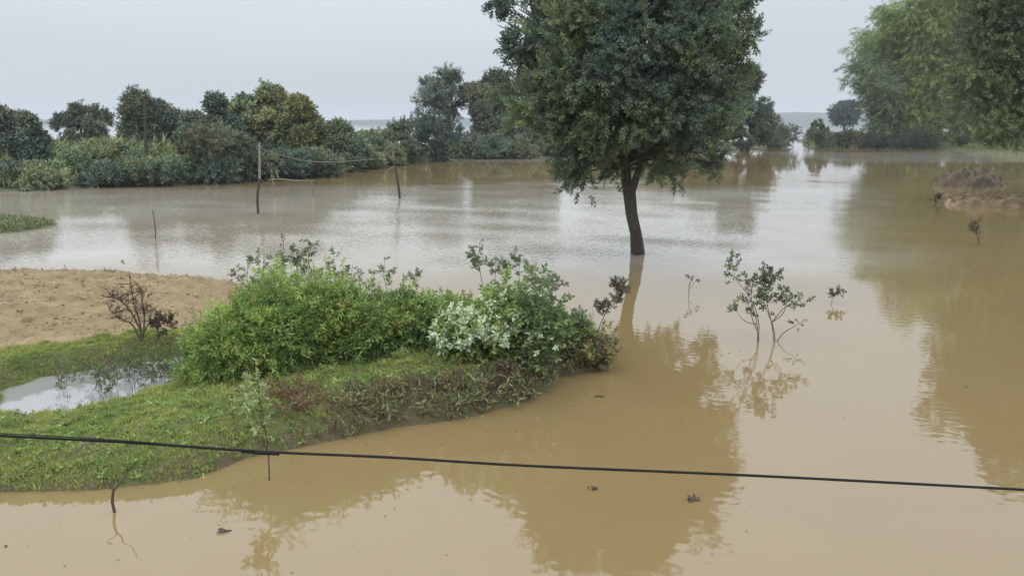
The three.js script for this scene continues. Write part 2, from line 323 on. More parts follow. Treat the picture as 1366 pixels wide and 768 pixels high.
// lobes: [centre relative to the base, radius x, y, z]
function fillCrown(R, lobes, count, { gap = 0.25, freq = 1, up = 0.3, droop = 0, size = [0.75, 1.3], colour, inner = 0.3, stray = 0.45 }) {
  const w = lobes.map((l) => l[1] * l[2] + l[1] * l[3]), sum = w.reduce((a, b) => a + b, 0), out = [];
  let guard = 0;
  while (out.length < count && guard++ < count * 6) {
    let k = 0, t = R() * sum; while (k < lobes.length - 1 && (t -= w[k]) > 0) k++;
    const [c, rx, ry, rz] = lobes[k], d = onSphere(R), rad = inner + (1.06 - inner) * Math.pow(R(), 0.45) + (R() < 0.12 ? stray * R() : 0);
    const p = V(c.x + d.x * rx * rad, c.y + d.y * ry * rad, c.z + d.z * rz * rad);
    if (P.noise(p.x * 1.7 * freq + k, p.y * 1.7 * freq, p.z * 1.7 * freq + 5) < -0.5 + (lobes[k][4] ?? gap)) continue;
    const dir = d.clone().multiplyScalar(0.8).add(onSphere(R).multiplyScalar(0.7)); dir.y += up - droop; dir.normalize();
    out.push([p, aim(dir, R() * 6.28), mix(size[0], size[1], R()), colour(p, R, k)]);
  }
  return out;
}
const vary = (base, R, a = 0.3) => { const k = 1.65 + (R() - 0.5) * 2 * a, h = (R() - 0.5) * a * 0.5; return C(base[0] * k * (1 + h), base[1] * k, base[2] * k * (1 - h)); };

{ // the tree standing in the flood
  const D = 25, base = gp(851, 338), R = rng(5);
  const t = thing('flooded_tree', 'tall leafy tree with a leaning dark trunk standing alone in the flood water', 'tree', base);
  const L = (x, y, dz = 0) => at(x, y, D - dz).sub(base);
  const fork = L(840, 258), b0 = V(0, -0.7, 0), f = -base.z;
  const k0 = L(853, 338).multiplyScalar(0);
  put('trunk', new GB().tube([b0, k0, L(848, 310), L(843, 285), fork.clone(), L(836, 240), L(834, 215), L(838, 150), L(842, 80), L(845, 0), L(845, -70)], [0.24, 0.195, 0.17, 0.168, 0.178, 0.14, 0.135, 0.11, 0.085, 0.05, 0.02], 14, 0.25, 3).limb([fork.clone().add(V(0.02, -0.1, 0)), L(848, 240, 0.1), L(853, 222, 0.2), L(872, 170, 0.5), L(905, 100, 0.8)], 0.12, 0.05, 10, 12, 0.2, 7).geo(), M.bark, t);
  const lobes = [];
  const add = (x, y, dz, r, q = 0.85) => lobes.push([L(x, y, dz), r * 0.84, r * q * 0.84, r * 0.84, Math.abs(x - 845) > 95 || y < -60 ? 0.64 : 0.5]);
  // low skirt and side boughs as seen
  for (const a of [[778, 222, 0.6, 0.6], [808, 190, 1.3, 0.7], [880, 192, 0.9, 0.7], [915, 195, 0.5, 0.7], [945, 205, -0.4, 0.55], [862, 212, 0.7, 0.5], [900, 216, 0.3, 0.55], [925, 225, -0.3, 0.4], [830, 216, -0.6, 0.55], [800, 216, 0.2, 0.6], [880, 210, -0.9, 0.6], [760, 215, -0.4, 0.55], [748, 184, 0.3, 0.7], [725, 140, 0.8, 0.95], [770, 150, 1.6, 1.0], [830, 150, 2.0, 0.95], [895, 150, 1.7, 1.0], [945, 150, 0.8, 0.95], [955, 165, -0.4, 0.6], [700, 110, -0.3, 0.7], [735, 80, 0.9, 0.95], [718, 35, 0.2, 0.65], [692, 12, -0.3, 0.45], [996, 45, 0.3, 0.34], [668, 26, 0, 0.28], [660, 4, 0.2, 0.3], [692, 62, 0.2, 0.3], [972, 112, 0.4, 0.4], [762, 238, 0.5, 0.34], [797, 246, 0.7, 0.26], [958, 222, 0.2, 0.34], [680, 130, -0.3, 0.34], [975, 70, 0.2, 0.45], [960, 95, 0.6, 0.85], [975, 30, 0, 0.65], [765, 100, 2.0, 0.95], [840, 90, 2.5, 1.1], [910, 85, 2.1, 1.0], [775, 40, 1.9, 1.0], [855, 30, 2.4, 1.1], [925, 25, 1.7, 1.0], [745, -20, 0.9, 0.9], [735, -50, -0.3, 0.8], [800, -40, 1.6, 1.0], [875, -45, 1.7, 1.0], [945, -35, 0.7, 0.9], [960, -70, -0.2, 0.65], [780, -95, 0.5, 0.75], [745, -95, 0.2, 0.5], [850, -85, 0.8, 0.8], [895, -105, 0.4, 0.7], [870, -125, 0, 0.5], [815, -105, -0.4, 0.7]]) add(...a);
  for (let k = 0; k < 34; k++) { const a = R() * Math.PI * 2, v = R(); add(845 + Math.cos(a) * 125 * (0.5 + 0.5 * R()), 180 - v * 255, -0.4 - 2.6 * R() * Math.abs(Math.sin(a) + 0.4), 0.7 + 0.4 * R()); }
  const br = new GB();
  lobes.forEach(([c], k) => {
    const h = Math.max(2.5 + 0.7 * ((k * 13) % 7) / 7, Math.min(c.y - 0.5, mix(2.3, c.y, 0.55))), s = V(mix(fork.x, 0, 0) * 1, h, fork.z);
    const tr = L(838, 150), x0 = h < 4.5 ? mix(fork.x, tr.x, (h - 2) / 2.5) : tr.x + 0.1; s.x = x0;
    const m = s.clone().lerp(c, 0.5); m.y += 0.15; m.x += (R() - 0.5) * 0.3; m.z += (R() - 0.5) * 0.3;
    br.limb([s, m, c], 0.045, 0.012, 6, 6, 0.15, k);
    for (let j = 0; j < 4; j++) { const e = c.clone().add(onSphere(R).multiplyScalar(lobes[k][1] * 0.95)); br.limb([m.clone().lerp(c, 0.5 + 0.4 * R()), m.clone().lerp(e, 0.75).add(onSphere(R).multiplyScalar(0.08)), e], 0.018, 0.005, 4, 4); }
  });
  put('branches', br.geo(), M.twig, t);
  const tint = lobes.map((l, k) => smooth(0.35, 0.8, rng(k * 31 + 7)()));   // boughs of younger, more olive leaves among the dark ones
  const colour = (p, R2, kk) => {
    const fresh = R2() < 0.13, k = 0.55 * tint[kk], q = smooth(-0.2, 0.5, P.noise(p.x * 0.9 + 4, p.y * 0.9, p.z * 0.9));
    return vary([mix(mix(0.064, 0.088, q), 0.118, k), mix(mix(0.09, 0.115, q), 0.145, k), mix(mix(0.07, 0.073, q), 0.066, k)].map((v, c) => fresh ? v * [1.6, 1.55, 1.2][c] : v), R2, 0.35);
  };
  inst('crown', sprayBroad, M.leaf, fillCrown(R, lobes, 22000, { gap: 0.53, freq: 0.7, stray: 0.8, colour, up: 0.2, inner: 0.2, size: [0.35, 1.25] }), t, 'stuff');
}

const groundAt = (x, z) => Math.max(leftH(x, z), rightH(x, z), -0.3);
let treeSeed = 100;
function farTree({ x, D, top, bot, hw, col, label, name = 'far_tree', cat = 'tree', group, n = 1500, lobesN = 15, geo = sprayFar, gap = 0.52, up = 0.2, droop = 0, trunkR = 0.14, size = [0.75, 1.4], flat = 0.8, bare = 0 }) {
  const R = rng(treeSeed += 7), c0 = at(x, bot, D), gy = groundAt(c0.x, c0.z);
  const base = V(c0.x, gy - 0.15, c0.z), ppm = FPX / D * 0.985;
  const yT = at(x, top, D).y - base.y, yB = Math.max(0.1, at(x, bot, D).y - base.y), rx = hw / ppm, ry = (yT - yB) / 2, cy = (yT + yB) / 2;
  const t = thing(name, label, cat, base, group), lobes = [];
  for (let k = 0; k < lobesN; k++) {
    const d = onSphere(R), q = 0.5 + 0.5 * R(), s = 0.16 + 0.2 * R();
    const lr = Math.max(0.3, rx * s);
    lobes.push([V(d.x * rx * q, cy + d.y * ry * q * 1.05, d.z * rx * q), lr, Math.min(lr * flat * 1.1, ry * 0.7), lr]);
  }
  lobes.push([V(rx * 0.1 * (R() - 0.5), yT - ry * 0.25, 0), rx * 0.32, ry * 0.25, rx * 0.3]);
  if (cat === 'tree') {
    const g = new GB(), lean = (R() - 0.5) * rx * 0.4;
    g.tube([V(0, -0.2, 0), V(lean * 0.3, yB * 0.5 + 0.2, 0), V(lean * 0.6, yB + 0.2, 0), V(lean, cy, 0), V(lean * 0.6, yT * 0.95, 0)], [trunkR * 1.3, trunkR, trunkR * 0.85, trunkR * 0.55, 0.02], 8, 0.2, treeSeed);
    put('trunk', g.geo(), M.bark, t);
    const b = new GB();
    lobes.forEach(([c], k) => { const s = V(lean * 0.7, mix(yB, c.y, 0.5), 0), m = s.clone().lerp(c, 0.5); m.y -= 0.1; b.limb([s, m, c], trunkR * 0.4, 0.015, 5, 5); });
    put('branches', b.geo(), M.twig, t);
  } else {
    const g = new GB();
    lobes.forEach(([c]) => g.limb([V((R() - 0.5) * 0.4, -0.1, (R() - 0.5) * 0.4), V(c.x * 0.6, c.y * 0.5, c.z * 0.6), c], 0.035, 0.01, 4, 4));
    put('stems', g.geo(), M.twig, t);
  }
  const colour = (p, R2, k) => { const q = 0.75 + 0.5 * (((k * 37) % 11) / 11), w = ((k * 53) % 7) / 7 - 0.5; return vary([col[0] * q * (1 + 0.35 * w), col[1] * q, col[2] * q * (1 - 0.3 * w)], R2, 0.3); };
  inst('crown', geo, M.farLeaf, fillCrown(R, lobes, Math.round(n * 1.7), { gap, freq: 0.6, colour, up, droop, size, inner: 0.2 }), t, 'stuff');
  return t;
}
const DARK = [0.078, 0.093, 0.062], OLIVE = [0.12, 0.142, 0.076], MID = [0.1, 0.12, 0.07], GREY = [0.095, 0.11, 0.08];
const FT = [
  { x: 4, D: 57, top: 150, bot: 222, hw: 34, col: GREY, label: 'grey green tree at the near end of the far bank' },
  { x: 42, D: 55, top: 160, bot: 236, hw: 24, col: DARK, label: 'dark ragged tree next to the grey green one on the far bank' },
  { x: 113, D: 84, top: 141, bot: 200, hw: 37, col: DARK, n: 2200, label: 'round dark tree standing alone behind the grassy rise' },
  { x: 215, D: 70, top: 142, bot: 200, hw: 30, col: GREY, gap: 0.3, label: 'grey tree with flat layered boughs beside the pointed one', flat: 0.45 },
  { x: 190, D: 69, top: 128, bot: 205, hw: 15, col: DARK, geo: sprayFine, n: 700, label: 'slim pointed dark tree on the far bank', flat: 0.4, gap: 0.35 },
  { x: 263, D: 61, top: 152, bot: 235, hw: 19, col: DARK, label: 'narrow dark tree beside the dense dark pair' },
  { x: 293, D: 63, top: 131, bot: 225, hw: 28, col: DARK, n: 2000, label: 'tall dark tree with a spiky top on the far bank' },
  { x: 357, D: 68, top: 118, bot: 205, hw: 46, col: OLIVE, n: 2600, lobesN: 16, label: 'broad olive green tree rising highest on the far bank' },
  { x: 408, D: 66, top: 143, bot: 212, hw: 34, col: [0.095, 0.11, 0.05], n: 1600, label: 'smaller olive tree tucked against the broad olive one' },
  { x: 455, D: 73, top: 166, bot: 216, hw: 38, col: MID, label: 'low spreading tree where the tree line dips' },
  { x: 494, D: 80, top: 178, bot: 214, hw: 28, col: OLIVE, n: 900, label: 'small olive tree at the lowest dip of the tree line' },
  { x: 597, D: 99, top: 92, bot: 195, hw: 32, col: GREY, gap: 0.56, n: 1000, lobesN: 18, geo: sprayFine, size: [0.7, 1.4], label: 'thin wispy grey tree with sky showing through', flat: 0.7 },
  { x: 658, D: 101, top: 98, bot: 205, hw: 42, col: DARK, n: 3800, lobesN: 18, size: [1, 1.6], label: 'dense dark tree between the wispy tree and the flooded tree' },
  { x: 712, D: 108, top: 105, bot: 196, hw: 40, col: GREY, n: 2200, size: [1, 1.6], label: 'grey green tree half hidden by the flooded tree' },
  { x: 815, D: 118, top: 140, bot: 197, hw: 50, col: MID, n: 2000, size: [1, 1.6], label: 'far tree behind the trunk of the flooded tree' },
  { x: 885, D: 122, top: 130, bot: 194, hw: 48, col: DARK, n: 2000, size: [1, 1.6], label: 'dark far tree behind the low boughs of the flooded tree' },
  { x: 946, D: 122, top: 120, bot: 186, hw: 36, col: MID, n: 1600, gap: 0.35, size: [1, 1.6], label: 'loose far tree showing beneath the boughs of the flooded tree' },
  { x: 998, D: 124, top: 88, bot: 180, hw: 36, col: DARK, n: 3000, lobesN: 16, gap: 0.3, size: [1, 1.7], trunkR: 0.22, label: 'dark lumpy tree at the river gap on the far bank' },
  { x: 1128, D: 300, top: 139, bot: 163, hw: 18, col: [0.05, 0.065, 0.055], n: 700, size: [2.2, 3.5], trunkR: 0.4, label: 'small hazy round tree seen under the arching bamboo' },
];
for (const f of FT) farTree({ ...f, hw: f.x < 520 ? f.hw * 0.8 : f.hw, bot: f.D < 200 ? f.bot + 9 : f.bot, ...(f.x > 600 && f.x < 1010 ? { gap: 0.46, lobesN: 22 } : {}) });
const bushes = [
  [12, 52, 218, 250, 34, DARK, 'dark bush at the water under the grey green tree'],
  [70, 52, 205, 248, 36, OLIVE, "olive bush at the water just past the dark ragged tree"], [105, 56, 195, 232, 32, OLIVE, "olive bush on the slope below the round dark tree"], [140, 54, 205, 243, 34, DARK, "dark bush at the water between two olive ones"], [172, 57, 188, 232, 34, OLIVE, "olive bush on the slope by the mossy bank pole"], [205, 54, 205, 243, 28, MID, "mid green bush at the foot of the mossy bank pole"], [232, 56, 195, 240, 26, OLIVE, "olive bush next to the narrow dark tree"], [150, 66, 182, 220, 40, OLIVE, "olive bush on the crest of the grassy rise"],
  [285, 57, 180, 239, 42, DARK, 'big dense dark bush reaching down to the water beside the bare pole'], [340, 59, 195, 236, 34, DARK, "dark bush under the broad olive tree by the upright post"], [378, 61, 198, 233, 34, DARK, "dark bush behind the rough rail frame"], [420, 64, 198, 229, 34, MID, "mid green bush under the smaller olive tree"], [455, 70, 200, 226, 28, DARK, "dark bush under the low spreading tree"], [490, 75, 200, 221, 28, OLIVE, "olive bush at the water under the lowest dip"], [520, 80, 195, 218, 24, MID, "mid green bush beside the head of the leaning post"],
  [535, 84, 163, 214, 34, DARK, 'rounded dark bush behind the leaning post'], [578, 88, 162, 213, 34, [0.045, 0.06, 0.048], 'rounded grey green bush beneath the wispy tree'], [612, 96, 196, 212, 18, MID, "little mid green bush under the wispy tree"], [660, 96, 186, 209, 44, DARK, 'dark bush at the foot of the dense dark tree'], [740, 104, 188, 206, 36, MID, "mid green bush beneath the flooded tree's outer boughs"], [790, 108, 188, 204, 36, DARK, "dark bush on the far bank behind the flooded tree's foliage"], [845, 112, 186, 202, 36, MID, "mid green bush on the far bank straight behind the leaning trunk"], [900, 116, 184, 200, 30, DARK, "dark bush under the loose far tree"],
  [1038, 137, 174, 195, 26, DARK, 'dark rounded bush standing in the river gap'],
];
for (const [x, D, top, bot, hw, col, label] of bushes) farTree({ x, D, top: D < 80 && x !== 285 ? mix(top, bot, 0.42) : top, bot, hw, col, geo: Math.round(x) % 3 ? sprayFar : sprayFine, label, group: 'low bushes on the far bank', name: 'bush', cat: 'bush', n: hw > 38 ? 1300 : 800, lobesN: 13, size: D > 90 ? [0.6, 1.1] : [0.55, 1.0] });
for (const [x, D, top, bot, hw, col, label] of [[1092, 140, 161, 182, 10, DARK, 'little dark bush topping the shrubs by the river gap'], [1100, 138, 176, 195, 26, DARK, 'dark shrub at the tip of the wooded bank'], [1138, 138, 176, 196, 30, [0.07, 0.07, 0.04], 'brownish olive shrub at the water by the bamboo'], [1180, 136, 181, 197, 30, [0.05, 0.052, 0.035], 'dull brown shrub under the drooping bamboo'], [1228, 134, 174, 198, 28, [0.05, 0.055, 0.035], 'taller dull shrub under the yellowish bamboo'], [1282, 132, 183, 199, 34, [0.055, 0.06, 0.04], 'low dull shrub under the thick bamboo'], [1345, 128, 177, 203, 32, [0.055, 0.065, 0.035], 'dull green shrub below the overhanging boughs']])
  farTree({ x, D, top, bot, hw, col, label, group: 'shrubs along the wooded bank', name: 'shrub', cat: 'shrub', n: hw < 20 ? 500 : 900, lobesN: 12, size: [0.5, 1.0] });

// bamboo grove
function bamboo({ x, D, h, spread, n, seed, col, label, lean = 0, sprays = 90, leanZ = 0 }) {
  const R = rng(seed), c0 = at(x, 196, D), base = V(c0.x, groundAt(c0.x, c0.z) - 0.1, c0.z);
  const t = thing('bamboo_clump', label, 'bamboo', base, 'bamboo clumps of the grove'), leaves = [];
  for (let k = 0; k < n; k++) {
    const a = R() * 6.283, L = h * (0.7 + 0.4 * R()), o = spread * (0.25 + 0.85 * R()), b = V(Math.cos(a), 0, Math.sin(a)), r0 = 1.4 * Math.sqrt(R());
    const pts = []; for (let j = 0; j <= 8; j++) { const s = j / 8, bend = Math.pow(s, 1.9); pts.push(V(b.x * r0 + (b.x * o + lean) * bend, L * (s - 0.22 * Math.pow(s, 5) * (o / spread + 0.3)), b.z * r0 + (b.z * o * 0.8 + leanZ) * bend)); }
    const g = new GB(); g.tube(pts, pts.map((_, j) => mix(0.05, 0.012, j / 8)), 5);
    put('culm', g.geo(), M.stem, t);
    const cv = new THREE.CatmullRomCurve3(pts);
    for (let j = 0; j < sprays; j++) {
      const s = 0.03 + 0.97 * Math.pow(R(), 0.85), p = cv.getPoint(s), rad = 1.7 * (1.05 - s * 0.6) * (0.3 + R()), d = onSphere(R); d.y *= 0.5;
      p.addScaledVector(d, rad);
      const dir = d.clone().multiplyScalar(0.7); dir.y -= 0.45 * R() + 0.1; dir.add(onSphere(R).multiplyScalar(0.35)).normalize();
      leaves.push([p, aim(dir, R() * 6.28), 0.7 + 0.6 * R(), vary(col.map((v) => v * (0.62 + 0.76 * ((k * 7) % 10) / 10)), R, 0.22)]);
    }
  }
  inst('foliage', sprayBamboo, M.farLeaf, leaves, t, 'stuff');
}
bamboo({ x: 1185, D: 142, h: 15, spread: 4, n: 22, seed: 400, col: [0.11, 0.14, 0.075], lean: -4, sprays: 110, label: 'short bamboo clump drooping low over the water by the river gap' });
bamboo({ x: 1200, D: 146, h: 25, spread: 8, n: 36, seed: 401, col: [0.12, 0.165, 0.06], lean: -1.5, sprays: 170, label: 'feathery bamboo clump arching out over the river gap' });
bamboo({ x: 1235, D: 140, h: 30, spread: 6, n: 32, seed: 402, col: [0.14, 0.18, 0.06], sprays: 170, label: 'tall yellowish green bamboo clump behind the arching one' });
bamboo({ x: 1290, D: 138, h: 30, spread: 6, n: 32, seed: 403, col: [0.125, 0.165, 0.058], sprays: 170, label: 'thick bamboo clump deep in the grove' });
bamboo({ x: 1350, D: 134, h: 29, spread: 6, n: 24, seed: 404, col: [0.11, 0.15, 0.055], sprays: 170, label: 'darker bamboo clump beside the overhanging tree' });
bamboo({ x: 1410, D: 128, h: 27, spread: 6, n: 18, seed: 405, col: [0.11, 0.15, 0.055], sprays: 100, label: 'outermost bamboo clump on the wooded bank' });

{ // tree on the side bank whose boughs hang into view
  const D = 40, base = V(26.0, rightH(26.0, -D) - 0.1, -D), R = rng(61);
  const t = thing('overhanging_tree', 'leafy tree whose boughs hang over the water beside the bamboo', 'tree', base);
  const lobes = [];
  for (let k = 0; k < 34; k++) { const d = onSphere(R), q = 0.55 + 0.45 * R(); lobes.push([V(-0.5 + d.x * 4.2 * q, 8.2 + d.y * 5.0 * q, d.z * 4.0 * q), 1.0 + 0.5 * R(), 0.9 + 0.3 * R(), 1.0 + 0.4 * R()]); }
  for (const [x, y, r] of [[1330, 165, 0.8], [1350, 120, 1.1], [1310, 130, 0.8], [1300, 90, 0.8], [1340, 60, 1.2], [1305, 40, 0.7], [1355, 170, 0.8], [1335, 10, 1.0], [1300, -20, 0.7]]) { const c = at(x, y, D - 0.5).sub(base); lobes.push([c, r, r * 0.85, r]); }
  const b = new GB();
  put('trunk', new GB().tube([V(0, -0.3, 0), V(-0.1, 1.5, 0), V(-0.3, 3.5, 0.1), V(-0.4, 6, 0.1), V(-0.5, 9, 0), V(-0.4, 12.5, 0)], [0.36, 0.28, 0.25, 0.2, 0.12, 0.03], 12, 0.2, 5).geo(), M.bark, t);
  lobes.forEach(([c]) => { const s = V(-0.4, mix(3.2, c.y, 0.55), 0), m = s.clone().lerp(c, 0.5); m.y += 0.3; b.limb([s, m, c], 0.08, 0.02, 6, 6); });
  put('branches', b.geo(), M.twig, t);
  const colour = (p, R2) => { const q = smooth(-0.3, 0.4, P.noise(p.x * 0.7, p.y * 0.7, p.z * 0.7)); return vary([mix(0.075, 0.12, q), mix(0.1, 0.15, q), mix(0.06, 0.07, q)], R2, 0.35); };
  inst('crown', sprayBroad, M.leaf, fillCrown(R, lobes, 13000, { gap: 0.42, freq: 0.8, colour, up: 0.05, size: [0.9, 1.5], inner: 0.25 }), t, 'stuff');
}

// ------------------------------------------------------------------ poles and posts out in the water
function stake(name, label, pts, r0, r1, mat, extra) {   // pts: [x, y] pixels, the first at the water
  const b = gp(...pts[0]), D = -b.z, q = [V(0, -0.6, 0), ...pts.map(([x, y], k) => k ? at(x, y, D).sub(b) : V(0, 0, 0))];
  const t = thing(name, label, 'post', b);
  put('shaft', new GB().limb(q, r0, r1, 8, 12, 0.25, pts[0][0]).geo(), mat, t);
  extra?.(t, (x, y, dz = 0) => at(x, y, D - dz).sub(b));
  return t;
}
stake('wooden_post', 'thin upright post in the water with a pale upper half and a slack line', [[344, 285], [343, 262], [346, 238]], 0.06, 0.05, M.post, (t, L) => {
  put('upper_pole', new GB().limb([L(346, 239), L(346, 215), L(346, 190)], 0.05, 0.042, 8, 8, 0.1).geo(), M.concrete, t);
  const a = L(346, 197);
  put('slack_line', new GB().limb([a, L(372, 206, -1), L(405, 214, -3), L(450, 216, -6), L(500, 212, -9)], 0.022, 0.022, 5, 24).geo(), M.deadwood, t);
});
stake('leaning_post', 'crooked dark post leaning in the water with a broken branch at its head', [[533, 264], [530, 240], [525, 212]], 0.075, 0.06, M.post, (t, L) => {
  put('branch', new GB().limb([L(527, 222), L(519, 226), L(511, 233)], 0.05, 0.02, 5, 6).limb([L(526, 216), L(518, 207), L(513, 201)], 0.05, 0.02, 5, 6).limb([L(525, 213), L(524, 203), L(527, 192)], 0.05, 0.02, 5, 6).geo(), M.deadwood, t);
});
stake('bank_pole', 'mossy dark pole with a pale band standing at the far bank', [[197, 246], [196, 225], [194, 190], [193, 150], [193, 131]], 0.14, 0.06, M.post, (t, L) => {
  put('pale_band', new GB().limb([L(196, 224), L(196, 216)], 0.2, 0.19, 8, 2).geo(), M.concrete, t);
  put('cross_bar', new GB().limb([L(186, 158), L(201, 156)], 0.05, 0.05, 6, 2).geo(), M.post, t);
});
stake('thin_stick', 'thin bare stick standing in open water off the grass strip', [[207, 318], [206, 300], [203, 280]], 0.02, 0.014, M.post);
{ // rough rail frame
  const b = gp(368, 262), D = -b.z, L = (x, y) => at(x, y, D).sub(b), t = thing('rail_frame', 'rough pole frame with a sagging rail standing in the water', 'fence', b);
  const post = (pts) => put('upright', new GB().limb(pts, 0.05, 0.045, 6, 5, 0.2).geo(), M.deadwood, t);
  post([L(369, 272), L(367, 262), L(365, 248), L(362, 232)]); post([L(418, 266), L(417, 256), L(415, 240)]); post([L(372, 240), L(369, 232), L(368, 226)]);
  put('rail', new GB().limb([L(358, 240), L(375, 239), L(395, 241), L(418, 241)], 0.045, 0.04, 6, 10, 0.2).geo(), M.deadwood, t);
}

// ------------------------------------------------------------------ mud heaps by the wooded bank
function heap(name, label, x0, x1, yb, hPx, seed, soil, straw, strawN) {
  const c = gp((x0 + x1) / 2, yb), D = -c.z, W = (x1 - x0) * D / FPX / 2, H = hPx * D / FPX, R = rng(seed);
  const b = V(c.x, 0, c.z - 0.6), t = thing(name, label, 'mound', b), p = [], ix = [], col = [], nx = 60, nz = 30, uv = [];
  const hh = (u, v) => { const r = Math.hypot(u, v); return H * Math.pow(Math.max(0, 1 - r * r), 0.7) * (0.8 + 1.1 * fbm(u * 2.2 + seed, v * 1.5, seed, 4)) - 0.1 * Math.max(0, r - 0.9) * 10; };
  for (let j = 0; j <= nz; j++) for (let i = 0; i <= nx; i++) { const u = i / nx * 2.2 - 1.1, v = j / nz * 2.2 - 1.1, k = 0.7 + 0.9 * smooth(-0.3, 0.3, fbm(u * 5 + seed, v * 5, 2, 4)); p.push(u * W, hh(u, v), v * 1.3); uv.push(u * W / 1.5, v); col.push(soil[0] * k * 2, soil[1] * k * 2, soil[2] * k * 2); }
  for (let j = 0; j < nz; j++) for (let i = 0; i < nx; i++) { const a = j * (nx + 1) + i; ix.push(a, a + nx + 1, a + 1, a + 1, a + nx + 1, a + nx + 2); }
  const g = new THREE.BufferGeometry(); g.setAttribute('position', new THREE.Float32BufferAttribute(p, 3)); g.setAttribute('uv', new THREE.Float32BufferAttribute(uv, 2)); g.setAttribute('color', new THREE.Float32BufferAttribute(col, 3)); g.setIndex(ix); g.computeVertexNormals();
  put('earth', g, soilMat, t);
  const list = []; for (let k = 0; k < strawN; k++) { const u = R() * 1.8 - 0.9, v = R() * 1.8 - 0.9, h = hh(u, v); if (h < 0.02) continue; const d = onSphere(R); d.y = Math.abs(d.y) + 0.15; d.normalize(); list.push([V(u * W, h - 0.03, v * 1.3), aim(d, R() * 6), 0.3 + 0.5 * R(), vary(straw, R, 0.5)]); }
  inst('straw', spray(seed + 1, 7, 0.35, 0.22, 0.03, 0.6, 0.3), M.farLeaf, list, t, 'stuff');
}
heap('mud_mound', 'dark weedy mud mound rising from the water below the grove', 1252, 1350, 249, 26, 31, [0.075, 0.058, 0.036], [0.055, 0.048, 0.028], 200);
heap('mud_mound', 'pale heap of dry brush and mud beside the dark weedy mound', 1268, 1400, 274, 17, 37, [0.165, 0.122, 0.072], [0.14, 0.105, 0.06], 300);

// ------------------------------------------------------------------ near plants
const leafGeo = (() => { const g = new GB(); g.leaf(V(0, 0, 0), V(0, 1, 0), V(1, 0, 0), V(0, 0, 1), 1, 0.56, 0.12, 0.2); return g.geo(); })();
const sprig = spray(21, 8, 0.16, 0.085, 0.05, 0.95, 0.25), sprigNarrow = spray(22, 10, 0.2, 0.1, 0.03, 0.8, 0.35);
// stems: list of point lists (relative to base), leaves clustered along their upper part
function leafStems(R, stems, per, { size = [0.7, 1.3], from = 0.35, reach = 0.12, colour, up = 0.35 }) {
  const out = [];
  for (const s of stems) { const c = new THREE.CatmullRomCurve3(s); for (let k = 0; k < per; k++) { const t = from + (1 - from) * Math.pow(R(), 0.7), p = c.getPoint(t), d = onSphere(R); p.addScaledVector(d, reach * R()); const dir = d.clone(); dir.y += up; dir.normalize(); out.push([p, aim(dir, R() * 6.28), mix(size[0], size[1], R()), colour(p, R, t)]); } }
  return out;
}
function nearShrub({ x, y, top, hw, col, label, stemsN = 34, per = 50, name = 'leafy_shrub', group = 'shrubs on the grassy bank', flower = 0, brown = 0, size = [0.8, 1.35], h0, lean = 0 }) {
  const R = rng(treeSeed += 13), g0 = gp(x, y, 0.3), hy = h0 ?? Math.max(0, bankH(g0.x, g0.z)), b = gp(x, y, hy);
  const D = -b.z, Ht = at(x, top, D).y - hy, W = hw * D / FPX, t = thing(name, label, 'shrub', V(b.x, hy - 0.03, b.z), group), stems = [];
  for (let k = 0; k < stemsN; k++) {
    const a = R() * 6.283, q = Math.sqrt(R()), ex = Math.cos(a) * q * W + lean, ez = Math.sin(a) * q * W * 0.85, eh = Ht * (0.42 + 0.66 * R() * (0.6 + 0.4 * R())) * (1 - 0.35 * q * q);
    const bx = ex * 0.35 + (R() - 0.5) * 0.1, bz = ez * 0.35 + (R() - 0.5) * 0.1;
    stems.push([V(bx, -0.05, bz), V(mix(bx, ex, 0.35), eh * 0.5, mix(bz, ez, 0.35)), V(ex, eh, ez)]);
  }
  const g = new GB(); stems.forEach((s) => g.limb(s, 0.008, 0.003, 4, 6)); put('stems', g.geo(), M.stem, t);
  const colour = (p, R2) => { const n = smooth(-0.25, 0.35, P.noise(p.x * 3 + x, p.y * 3, p.z * 3)), f = R2() < 0.02 ? [0.17, 0.17, 0.06] : R2() < brown ? [0.07, 0.062, 0.04] : col; return vary([f[0] * mix(1.0, 1.75, n), f[1] * mix(1.0, 1.5, n), f[2] * mix(1.0, 1.35, n)], R2, 0.38); };
  inst('foliage', x % 3 < 1 ? sprigNarrow : sprig, M.leaf, leafStems(R, stems, per, { colour, from: 0.15, reach: 0.17, size: [0.35, 1.05] }), t, 'stuff');
  if (flower) {
    const fl = []; for (let k = 0; k < flower; k++) { const s = stems[(R() * stems.length) | 0], e = s[2].clone().lerp(s[1], R() * 0.6).add(onSphere(R).multiplyScalar(0.12)); e.z += 0.06; fl.push([e, aim(onSphere(R), R() * 6), 0.45 + 0.5 * R(), vary([0.36, 0.41, 0.28], R, 0.3)]); }
    inst('pale_leaves', spray(23, 6, 0.06, 0.085, 0.055, 1.1, 0.2), M.leaf, fl, t, 'stuff');
  }
  return t;
}
const G1 = [0.115, 0.175, 0.05], G2 = [0.09, 0.14, 0.042], G3 = [0.07, 0.11, 0.045];
